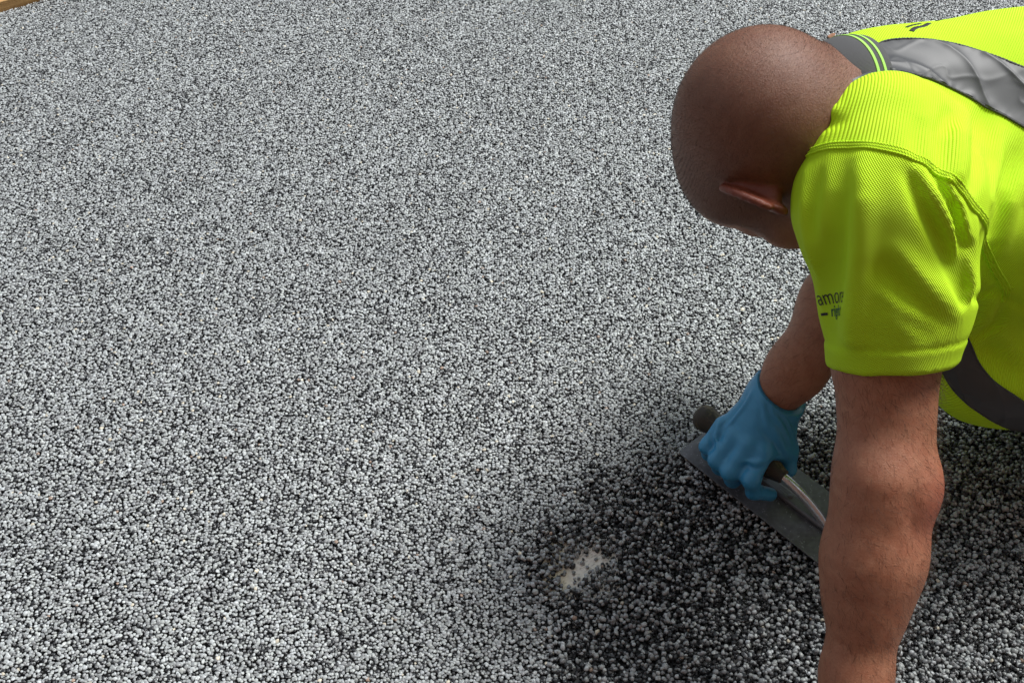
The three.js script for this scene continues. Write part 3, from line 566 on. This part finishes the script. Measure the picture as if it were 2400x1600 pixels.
// ---- skin: head and neck on a fine grid, arms on their own, the rest coarser
const headHair = [], armHair = [];
{
  const split = 0.352;
  const gh = pick(surface(skinSDF, [0.09, 0.40, -1.08], [0.38, 0.70, -0.76], 0.0026), x => x < split);
  const gl = pick(surface(skinSDF, [0.28, 0.05, -0.80], [0.48, 0.44, -0.43], 0.0028), (x, y, z) => z > -0.762 && y < 0.437);
  const gr = pick(surface(skinSDF, [0.29, 0.08, -1.0], [0.50, 0.44, -0.84], 0.004), (x, y, z) => y < 0.40);
  cylUV(gh, headAt, vadd(headAt, hu), 0.09, hf); cylUV(gl, J.shL, J.elL, 0.05, [1, 0, 0]); cylUV(gr, J.elR, J.wrR, 0.045, [1, 0, 0]);
  const g = mergeGeometries([gh, gl, gr]);
  const elbowTip = vadd(J.elL, [0.048, 0.004, 0.03]);
  paint(g, (x, y, z) => {
    const n = fbm(x * 38, y * 38, z * 38), n2 = noise(x * 120, y * 120, z * 120);
    let c = [0.46 * (1 + 0.09 * n), 0.213 * (1 + 0.15 * n + 0.08 * n2), 0.125 * (1 + 0.16 * n + 0.1 * n2)];
    const re = Math.exp(-Math.pow(Math.hypot(x - elbowTip[0], y - elbowTip[1], z - elbowTip[2]) / 0.040, 2)); // reddened elbow skin
    c = [c[0] * (1 + 0.06 * re), c[1] * (1 - 0.22 * re), c[2] * (1 - 0.14 * re)];
    if (x > 0.353 || y < 0.45) c = c.map(v => v * 1.06);
    const q = vsub([x, y, z], headAt), U = vdot(q, hu), Ff = vdot(q, hf), Ll = vdot(q, hl);
    if (x < 0.353 && vlen(q) < 0.2) {
      const scalp = sstep(-0.06, -0.02, U + 0.1 * (-Ff) * 3 + 0.006 * n) * (1 - sstep(0.055, 0.075, Ff + 0.01 * n) * (1 - sstep(0.06, 0.08, U)));
      c = [c[0] * (1 - 0.48 * scalp), c[1] * (1 - 0.49 * scalp), c[2] * (1 - 0.50 * scalp)];
      const ed = earSDF[0](x, y, z); if (ed < 0.0015) c = [c[0] * 1.05, c[1] * 0.62, c[2] * 0.6];
    }
    return c;
  });
  // roots for stubble and arm hair
  const P = gh.attributes.position.array, N = gh.attributes.normal.array;
  for (let i = 0; i < P.length; i += 9) for (let r = 0; r < 2; r++) {
    if (rnd() > 0.55) continue;
    let a = rnd(), b = rnd(); if (a + b > 1) { a = 1 - a; b = 1 - b; } const c = 1 - a - b, p = [0, 1, 2].map(k => P[i + k] * a + P[i + 3 + k] * b + P[i + 6 + k] * c);
    const q = vsub(p, headAt), U = vdot(q, hu), Ff = vdot(q, hf), Ll = vdot(q, hl);
    const low = U + 0.35 * Math.max(0, -Ff); if (earSDF[0](...p) < 0.004 || earSDF[1](...p) < 0.004 || rnd() > sstep(-0.075, -0.01, low) || (Ff > 0.06 && rnd() > sstep(0.06, 0.095, U))) continue;
    headHair.push([p, [N[i], N[i + 1], N[i + 2]]]);
  }
  for (const [ga, dens] of [[gl, 0.12], [gr, 0.10]]) {
    const P = ga.attributes.position.array, N = ga.attributes.normal.array;
    for (let i = 0; i < P.length; i += 9) if (rnd() < dens) armHair.push([[P[i], P[i + 1], P[i + 2]], [N[i], N[i + 1], N[i + 2]], ga === gl]);
  }
  const body = part('body', g, skinMat);
  body.userData.label = 'shaved head, neck and bare arms';
}
{ // hairs
  const hairGeo = (len, w, bend) => {
    const pos = [], idx = [], n = 3;
    for (let i = 0; i <= n; i++) { const t = i / n, ww = w * (1 - 0.75 * t); pos.push(-ww, t * len, bend * t * t, ww, t * len, bend * t * t, 0, t * len, bend * t * t + ww * 1.6); }
    for (let i = 0; i < n; i++) for (let k = 0; k < 3; k++) { const a = i * 3 + k, b = i * 3 + (k + 1) % 3; idx.push(a, b, a + 3, b, b + 3, a + 3); }
    const g = new THREE.BufferGeometry(); g.setAttribute('position', new THREE.Float32BufferAttribute(pos, 3)); g.setIndex(idx); g.computeVertexNormals(); return g;
  };
  const put = (name, list, g, dirOf, col, label) => {
    const im = new THREE.InstancedMesh(g, new THREE.MeshStandardMaterial({ color: col, roughness: 0.5 }), list.length), X = new THREE.Vector3(), Y = new THREE.Vector3(), Z = new THREE.Vector3(), M = new THREE.Matrix4();
    list.forEach((h, i) => {
      const s = 0.6 + 0.7 * rnd(); Y.set(...dirOf(h)).normalize(); Z.set(...h[1]); X.crossVectors(Y, Z).normalize(); Z.crossVectors(X, Y);
      M.makeBasis(X, Y, Z); M.scale(new THREE.Vector3(1, s, s)); M.setPosition(...vadd(h[0], wpos)); im.setMatrixAt(i, M);
    });
    im.name = name; im.castShadow = im.receiveShadow = true; im.userData.kind = 'stuff'; im.userData.label = label; worker.add(im); console.log(name, list.length);
  };
  put('arm_hair', armHair, hairGeo(0.013, 0.00009, -0.003), h => { const ax = h[2] ? vnorm(vsub(J.wrL, J.elL)) : vnorm(vsub(J.wrR, J.elR)); const r = [rnd() - 0.5, rnd() - 0.5, rnd() - 0.5]; return vadd(vadd(vmul(ax, 0.7), vmul([0.75, -0.1, 0], h[2] ? 0.8 : -0.4)), vadd(vmul(r, 1.3), vmul(h[1], 0.30))); }, rgb(0.06, 0.035, 0.022), 'fine dark hair on the forearms');
  put('head_stubble', headHair, hairGeo(0.0012, 0.00008, 0.0001), h => vadd(vmul(h[1], 0.8), [(rnd() - 0.5) * 0.5 - 0.3, (rnd() - 0.5) * 0.5 - 0.2, (rnd() - 0.5) * 0.5]), rgb(0.075, 0.055, 0.042), 'short stubble on the shaved head');
}

// ---- polo shirt
const seamC = [0.38338, 0.56126, -0.78866], seamN = [-0.41087, -0.49467, 0.76582]; // plane of the armhole seam
const inSleeve = (x, y, z) => (x - seamC[0]) * seamN[0] + (y - seamC[1]) * seamN[1] + (z - seamC[2]) * seamN[2] > 0 && x < 0.52 && (() => { const px = x - J.shL[0], py = y - J.shL[1], pz = z - J.shL[2], t = px * sleeveAxis[0] + py * sleeveAxis[1] + pz * sleeveAxis[2]; return Math.hypot(px - t * sleeveAxis[0], py - t * sleeveAxis[1], pz - t * sleeveAxis[2]) < 0.125; })();
const shirtMesh = surface(shirtSDF, [0.26, 0.12, -1.26], [1.10, 0.67, -0.62], 0.0034);
const bodyG = cylUV(pick(shirtMesh, (x, y, z) => !inSleeve(x, y, z)), [0.4, 0.45, -0.98], [1.0, 0.45, -0.98], 0.16, [0, -1, 0]);
const shirt = part('polo_shirt', bodyG, yokeMat);
shirt.userData.label = 'lime high visibility polo shirt body with ribbed knit';
sub('sleeve', cylUV(pick(shirtMesh, inSleeve), J.shL, sleeveEnd, 0.07, [0, 0, -1]), sleeveMat, shirt);

{ // armhole seam: a doubled edge with two rows of stitching
  const raw = [[0.2981, 0.4903, -0.8498], [0.2871, 0.5203, -0.8438], [0.2861, 0.5503, -0.8378], [0.2893, 0.5683, -0.8359], [0.2983, 0.5936, -0.8151], [0.315, 0.6102, -0.7977], [0.3366, 0.6193, -0.7821], [0.36, 0.6206, -0.7684], [0.3816, 0.6143, -0.7564], [0.4023, 0.6016, -0.7478], [0.4239, 0.577, -0.7418], [0.4763, 0.5007, -0.7895], [0.504, 0.4558, -0.7946], [0.5271, 0.4234, -0.7968], [0.5311, 0.4034, -0.7968]];
  const path = raw.map(p => { const d = vdot(vsub(p, seamC), seamN); return vsub(p, vmul(seamN, d * 0.35)); });
  const g = strip(shirtSDF, path, 0.0090, (s, t) => 0.0016 + 0.0005 * Math.cos(t * 9) + 0.0004 * Math.sin(s * 2400) * (Math.abs(Math.abs(t) - 0.55) < 0.3 ? 1 : 0.2), 6, 0.0012, 0.004);
  sub('seam', g, plainLime, shirt).userData.label = 'stitched armhole seam';
}
function tape(path, w, label) {
  const g = strip(shirtSDF, path, w, (s, t) => {
    const n1 = noise(s * 15 + t * 0.75, t * 0.35, 3.3), r = 1 - Math.abs(n1) * 3.0, n2 = 1 - Math.abs(noise(s * 30 - t * 0.6, t * 0.7, 8.1)) * 3.4;
    return 0.0016 + 0.0016 * Math.max(0, r) ** 3 + 0.0006 * Math.max(0, n2) ** 3 + 0.0010 * noise(s * 130, t * 2, 1) * t * t * t * t;
  }, 22, 0.0018, 0.005);
  const m = sub('reflective_tape', g, tapeMat, shirt); m.userData.label = label;
  // its folded and stitched borders
  for (const sd of [-1, 1]) {
    const q = path.map((p, i) => { const a = path[Math.max(0, i - 1)], b = path[Math.min(path.length - 1, i + 1)], t = vnorm(vsub(b, a)), n = onto(shirtSDF, p, 0.005).n, c = vnorm(vcross(n, t)); return vadd(p, vmul(c, sd * (w / 2 - 0.001))); });
    sub('tape_border', strip(shirtSDF, q, 0.0028, s => 0.0022 + 0.0003 * Math.sin(s * 1500), 3, 0.0018, 0.005), tapeEdgeMat, shirt);
  }
}
tape([[0.3246, 0.5795, -0.9191], [0.3426, 0.6015, -0.9191], [0.3554, 0.6039, -0.9298], [0.3726, 0.6067, -0.9399], [0.3997, 0.6075, -0.9518], [0.4319, 0.6055, -0.9553], [0.4589, 0.602, -0.951], [0.4855, 0.5963, -0.9405], [0.5074, 0.5904, -0.928], [0.5282, 0.5856, -0.9156], [0.5589, 0.5769, -0.8945], [0.5907, 0.565, -0.8741], [0.66, 0.54, -0.85], [0.76, 0.51, -0.83]], 0.062, 'silver grey reflective tape running from the shoulder down the back');
tape([[0.4544, 0.375, -0.8128], [0.4944, 0.33, -0.8028], [0.5294, 0.285, -0.7928], [0.5458, 0.2713, -0.7837], [0.5738, 0.2539, -0.7751], [0.6089, 0.2277, -0.7773], [0.6644, 0.1869, -0.7894], [0.7174, 0.1677, -0.7846]], 0.046, 'silver grey reflective tape running down the front');
{ // printed lettering on the sleeve
  const cw = 512, ch = 256, cv = document.createElement('canvas'); cv.width = cw; cv.height = ch;
  const x = cv.getContext('2d'); x.clearRect(0, 0, cw, ch);
  x.fillStyle = '#0b0d0a'; x.font = '150px sans-serif'; x.textAlign = 'right'; x.fillText('amore', 508, 112);
  x.fillRect(60, 176, 90, 20);
  x.fillStyle = '#0c5a26'; x.font = 'italic bold 110px sans-serif'; x.fillText('right', 440, 212);
  const t = new THREE.CanvasTexture(cv); t.colorSpace = THREE.SRGBColorSpace;
  const g = strip(shirtSDF, [[0.3119, 0.4415, -0.7507], [0.3122, 0.4495, -0.7438], [0.3154, 0.4556, -0.7386], [0.3189, 0.4637, -0.7315], [0.3196, 0.4765, -0.7195], [0.3175, 0.4884, -0.7077]], 0.033, () => 0.0006, 10, 0.002, 0.004);
  const U = g.attributes.uv; let um = 0; for (let i = 0; i < U.count; i++) um = Math.max(um, U.getX(i));
  for (let i = 0; i < U.count; i++) U.setXY(i, U.getX(i) / um, U.getY(i) / 0.033 + 0.5);
  const m = sub('sleeve_print', g, new THREE.MeshStandardMaterial({ map: t, transparent: true, alphaTest: 0.4, roughness: 0.6 }), shirt); m.userData.label = 'black and green printed lettering on the sleeve';
}
{ // black print on the back, seen edge on
  const black = new THREE.MeshStandardMaterial({ color: rgb(0.012, 0.012, 0.012), roughness: 0.6 });
  const sP = [[[0.4295, 0.6099, -1.0035], [0.4349, 0.6087, -1.012], [0.4408, 0.6077, -1.0174], [0.4482, 0.6069, -1.0216], [0.4581, 0.6041, -1.0322]], [[0.4285, 0.6071, -1.0175], [0.4389, 0.6045, -1.0277], [0.45, 0.6025, -1.0352]], [[0.4714, 0.6001, -1.0451], [0.4862, 0.5935, -1.063], [0.494, 0.5936, -1.0667]]];
  sP.forEach((p, i) => { sub('back_print', strip(shirtSDF, p, i ? 0.004 : 0.007, () => 0.0007, 3, 0.002, 0.004), black, shirt).userData.label = 'black printed stroke on the back'; });
}
{ // collar: knitted band folded round the neck, with two stripes
  const ax = vnorm([-0.93, 0.18, 0.30]), c0 = [0.338, 0.556, -0.944];
  const e1 = vnorm(vcross(ax, [0, 0, 1])), e2 = vcross(ax, e1);
  const ring = (t0, t1, lift, th) => {
    const A = 96, B = 8, pos = [], uv = [], idx = [], R = t => 0.0615 + 0.012 * t + 0.004 * Math.sin(Math.PI * t);
    const row = (t, o) => { for (let i = 0; i <= A; i++) { const a = i / A * 6.2832, r = (R(t) + o) * (1 + 0.05 * Math.cos(2 * a + 0.6)), q = vadd(c0, vadd(vmul(ax, 0.020 - 0.046 * t), vadd(vmul(e1, Math.cos(a) * r), vmul(e2, Math.sin(a) * r)))); pos.push(...q); uv.push(a * 0.07, t * 0.05); } };
    for (let j = 0; j <= B; j++) row(t0 + (t1 - t0) * j / B, lift);
    for (let j = B; j >= 0; j--) row(t0 + (t1 - t0) * j / B, lift - th);
    row(t0, lift);
    const n = 2 * B + 2; for (let j = 0; j < n; j++) for (let i = 0; i < A; i++) { const a = j * (A + 1) + i; idx.push(a, a + 1, a + A + 1, a + 1, a + A + 2, a + A + 1); }
    const g = new THREE.BufferGeometry(); g.setAttribute('position', new THREE.Float32BufferAttribute(pos, 3)); g.setAttribute('uv', new THREE.Float32BufferAttribute(uv, 2)); g.setIndex(idx); g.computeVertexNormals(); return g;
  };
  const c = sub('collar', ring(0, 1, 0, 0.003), greyKnit, shirt); c.userData.label = 'dark grey knitted collar';
  for (const t of [0.58, 0.76]) { const s = sub('collar_stripe', ring(t, t + 0.062, 0.0007, 0.002), stripeMat, shirt); s.userData.label = 'lime stripe knitted into the grey collar'; }
}

// ---- finishing trowel
const trowel = new THREE.Group(); trowel.name = 'finishing_trowel'; scene.add(trowel); trowel.position.set(T0[0], 0, T0[2]); trowel.rotation.y = Math.atan2(-ta[2], ta[0]);
tag(trowel, 'steel finishing trowel with worn handle, gripped in the blue gloved hand', 'trowel');
{ // local axes: x along the blade to its front, z towards the near edge
  const steelN = (() => { const a = tileNoise(120), b = tileNoise(20); return dataTex(512, (u, v) => { const k = 0.5 * a(u, v * 0.2) + 0.5 * b(u, v); return [k, k, k]; }); })();
  const spots = (() => { const a = tileNoise(90), b = tileNoise(26); return dataTex(512, (u, v) => { const k = a(u, v) * 0.7 + b(u, v) * 0.3, s = k > 0.83 ? 0.8 : 0.47 + 0.08 * b(v, u); return [s, s, s * 1.01]; }, true); })();
  const steel = new THREE.MeshStandardMaterial({ color: rgb(0.62, 0.64, 0.67), map: spots, metalness: 0.45, roughness: 0.42, bumpMap: steelN, bumpScale: 0.0002 });
  const sh = new THREE.Shape(), L0 = -0.070, L1 = 0.205, w = 0.052, r = 0.006;
  sh.moveTo(L0 + r, -w); sh.lineTo(L1 - r, -w); sh.quadraticCurveTo(L1, -w, L1, -w + r); sh.lineTo(L1, w - r); sh.quadraticCurveTo(L1, w, L1 - r, w); sh.lineTo(L0 + r, w); sh.quadraticCurveTo(L0, w, L0, w - r); sh.lineTo(L0, -w + r); sh.quadraticCurveTo(L0, -w, L0 + r, -w);
  const g = new THREE.ExtrudeGeometry(sh, { depth: 0.0012, bevelEnabled: true, bevelSize: 0.0003, bevelThickness: 0.0003, bevelSegments: 1, curveSegments: 5 }); g.rotateX(-Math.PI / 2);
  const P = g.attributes.position, U = g.attributes.uv; for (let i = 0; i < P.count; i++) U.setXY(i, P.getX(i) * 9, P.getZ(i) * 9);
  g.translate(0, 0.0105, -0.012);
  const bl = mesh('blade', g, steel, trowel); bl.userData.label = 'flat steel blade speckled with resin';
  // spine bar along the blade and the neck that rises into the handle
  const bar = new RoundedBoxGeometry(0.20, 0.008, 0.018, 3, 0.0035); bar.translate(0.085, 0.0158, -0.012);
  const sp = mesh('spine', bar, steel, trowel);
  for (let i = 0; i < 5; i++) { const rv = new THREE.SphereGeometry(0.0042, 12, 8); rv.scale(1, 0.5, 1); rv.translate(0.0 + i * 0.043, 0.0198, -0.012); mesh('rivet', rv, steel, sp); }
  const cv = new THREE.CatmullRomCurve3([[0.055, HH, 0], [0.078, HH - 0.002, -0.001], [0.105, HH - 0.012, -0.004], [0.128, HH - 0.03, -0.009], [0.142, 0.018, -0.012]].map(p => new THREE.Vector3(...p)));
  mesh('neck', new THREE.TubeGeometry(cv, 32, 0.0066, 14), new THREE.MeshStandardMaterial({ color: rgb(0.66, 0.67, 0.69), metalness: 0.8, roughness: 0.25, bumpMap: steelN, bumpScale: 0.0002 }), trowel);
  const pr = [[0, -0.078], [0.008, -0.0775], [0.0155, -0.073], [0.0185, -0.066], [0.0185, -0.058], [0.0152, -0.040], [0.0148, -0.010], [0.0160, 0.020], [0.0165, 0.040], [0.0150, 0.055], [0.0105, 0.070], [0.0095, 0.074], [0, 0.075]];
  const hg = new THREE.LatheGeometry(new THREE.SplineCurve(pr.map(p => new THREE.Vector2(...p))).getPoints(60).map(v => new THREE.Vector2(Math.max(v.x, 0), v.y)), 28); hg.rotateZ(-Math.PI / 2); hg.translate(0.0, HH, 0);
  const wa = tileNoise(10), wb = tileNoise(60), hTex = dataTex(256, (u, v) => { const k = 0.4 * wb(u, v) + 0.6 * wa(u, v); const s = sstep(0.40, 0.75, k); return [0.20 + 0.20 * s, 0.18 + 0.18 * s, 0.145 + 0.12 * s]; }, true);
  const h = mesh('handle', hg, new THREE.MeshStandardMaterial({ map: hTex, bumpMap: hTex, bumpScale: 0.0015, roughness: 0.55 }), trowel); h.userData.label = 'worn brown handle crusted with resin';
}

// ---- gloves
function glove(sdf, lo, hi, label) { const g = surface(sdf, lo, hi, 0.0019, { slack: 0.006 }); const q = cylUV(pick(g, () => true), lo, vadd(lo, [0, 1, 0]), 0.06, [1, 0, 0]); const m = part('glove', q, gloveMat); m.userData.label = label; return m; }
{
  glove(gloveSDF, [0.22, 0.005, -0.98], [0.42, 0.19, -0.77], 'blue nitrile glove gripping the trowel handle');
}
{ // the propping hand, palm down on the gravel
  const w = J.wrL, b = [0.352, 0.036, -0.402], fd = vnorm([-0.25, 0, 0.97]), sd = vcross([0, 1, 0], fd);
  const at = (f, s, y) => [b[0] + fd[0] * f + sd[0] * s, y, b[2] + fd[2] * f + sd[2] * s];
  const fs = [];
  for (const [s, len, sp] of [[0.034, 0.068, 0.2], [0.011, 0.078, 0.06], [-0.012, 0.073, -0.06], [-0.034, 0.058, -0.2]]) fs.push(blend(0.006, cone(at(0.03, s, 0.034), at(0.03 + len * 0.5, s + sp * len * 0.5, 0.031), 0.012, 0.0105), cone(at(0.03 + len * 0.5, s + sp * len * 0.5, 0.031), at(0.03 + len, s + sp * len, 0.019), 0.0105, 0.009)));
  const palm = blend(0.025, cone(w, at(0.03, 0.026, 0.034), 0.030, 0.016), cone(w, at(0.034, 0, 0.036), 0.030, 0.017), cone(w, at(0.028, -0.028, 0.034), 0.029, 0.016), cone(at(-0.02, 0.03, 0.03), at(0.0, 0.034, 0.028), 0.02, 0.018));
  const thumb = blend(0.01, cone(at(-0.015, 0.034, 0.034), at(0.02, 0.062, 0.026), 0.016, 0.012), cone(at(0.02, 0.062, 0.026), at(0.045, 0.070, 0.019), 0.012, 0.0095));
  const ax = vnorm(vsub(J.elL, w)), cuff = cone(vsub(w, vmul(ax, 0.01)), vadd(w, vmul(ax, 0.02)), 0.032, 0.035), hole = cone(w, vadd(w, vmul(ax, 0.05)), 0.0295, 0.034);
  const sdf = (x, y, z) => { let d = palm(x, y, z); for (const f of fs) d = smin(d, f(x, y, z), 0.007); d = smin(d, thumb(x, y, z), 0.012); d = smin(d, cuff(x, y, z), 0.01); d = Math.max(d, (x - w[0]) * ax[0] + (y - w[1]) * ax[1] + (z - w[2]) * ax[2] - 0.004); return Math.max(d, -hole(x, y, z)); };
  glove(sdf, [0.22, 0.0, -0.52], [0.46, 0.15, -0.27], 'blue nitrile glove of the propping hand, flat on the gravel');
}
{ // work trousers and boots, kneeling
  const hipL = [0.98, 0.36, -0.88], hipR = [0.98, 0.36, -1.03], knL = [0.80, 0.085, -0.83], knR = [0.80, 0.085, -1.10], anL = [1.22, 0.085, -0.86], anR = [1.22, 0.085, -1.07];
  const bodyT = blend(0.05, cone([0.96, 0.37, -0.955], [1.05, 0.34, -0.955], 0.142, 0.15), cone(hipL, knL, 0.105, 0.078), cone(hipR, knR, 0.105, 0.078), cone(knL, anL, 0.078, 0.058), cone(knR, anR, 0.078, 0.058));
  const sdf = (x, y, z) => smax(bodyT(x, y, z) - 0.004 * fbm(x * 22, y * 22, z * 22), 0.012 - y, 0.01);
  const cloth = new THREE.MeshStandardMaterial({ color: rgb(0.018, 0.021, 0.03), roughness: 0.9, bumpMap: noiseTex, bumpScale: 0.001 });
  const t = part('trousers', cylUV(pick(surface(sdf, [0.66, 0.0, -1.26], [1.32, 0.54, -0.68], 0.009), () => true), [0.9, 0.3, -0.95], [1.2, 0.3, -0.95], 0.1, [0, 1, 0]), cloth); t.userData.label = 'dark work trousers';
  for (const a of [anL, anR]) {
    const bs = blend(0.03, cone(vadd(a, [-0.02, 0.0, 0]), vadd(a, [0.03, -0.005, 0]), 0.055, 0.052), cone(vadd(a, [0.03, -0.005, 0]), vadd(a, [0.10, -0.040, 0]), 0.048, 0.038), cone(vadd(a, [0.06, -0.03, 0]), vadd(a, [0.09, 0.05, 0]), 0.036, 0.032));
    const bt = part('boot', pick(surface((x, y, z) => smax(bs(x, y, z), 0.008 - y, 0.006), vadd(a, [-0.1, -0.09, -0.09]), vadd(a, [0.18, 0.12, 0.09]), 0.006), () => true), new THREE.MeshStandardMaterial({ color: rgb(0.03, 0.022, 0.016), roughness: 0.6 })); bt.userData.label = 'dark work boot';
  }
}
renderer.render(scene, camera);
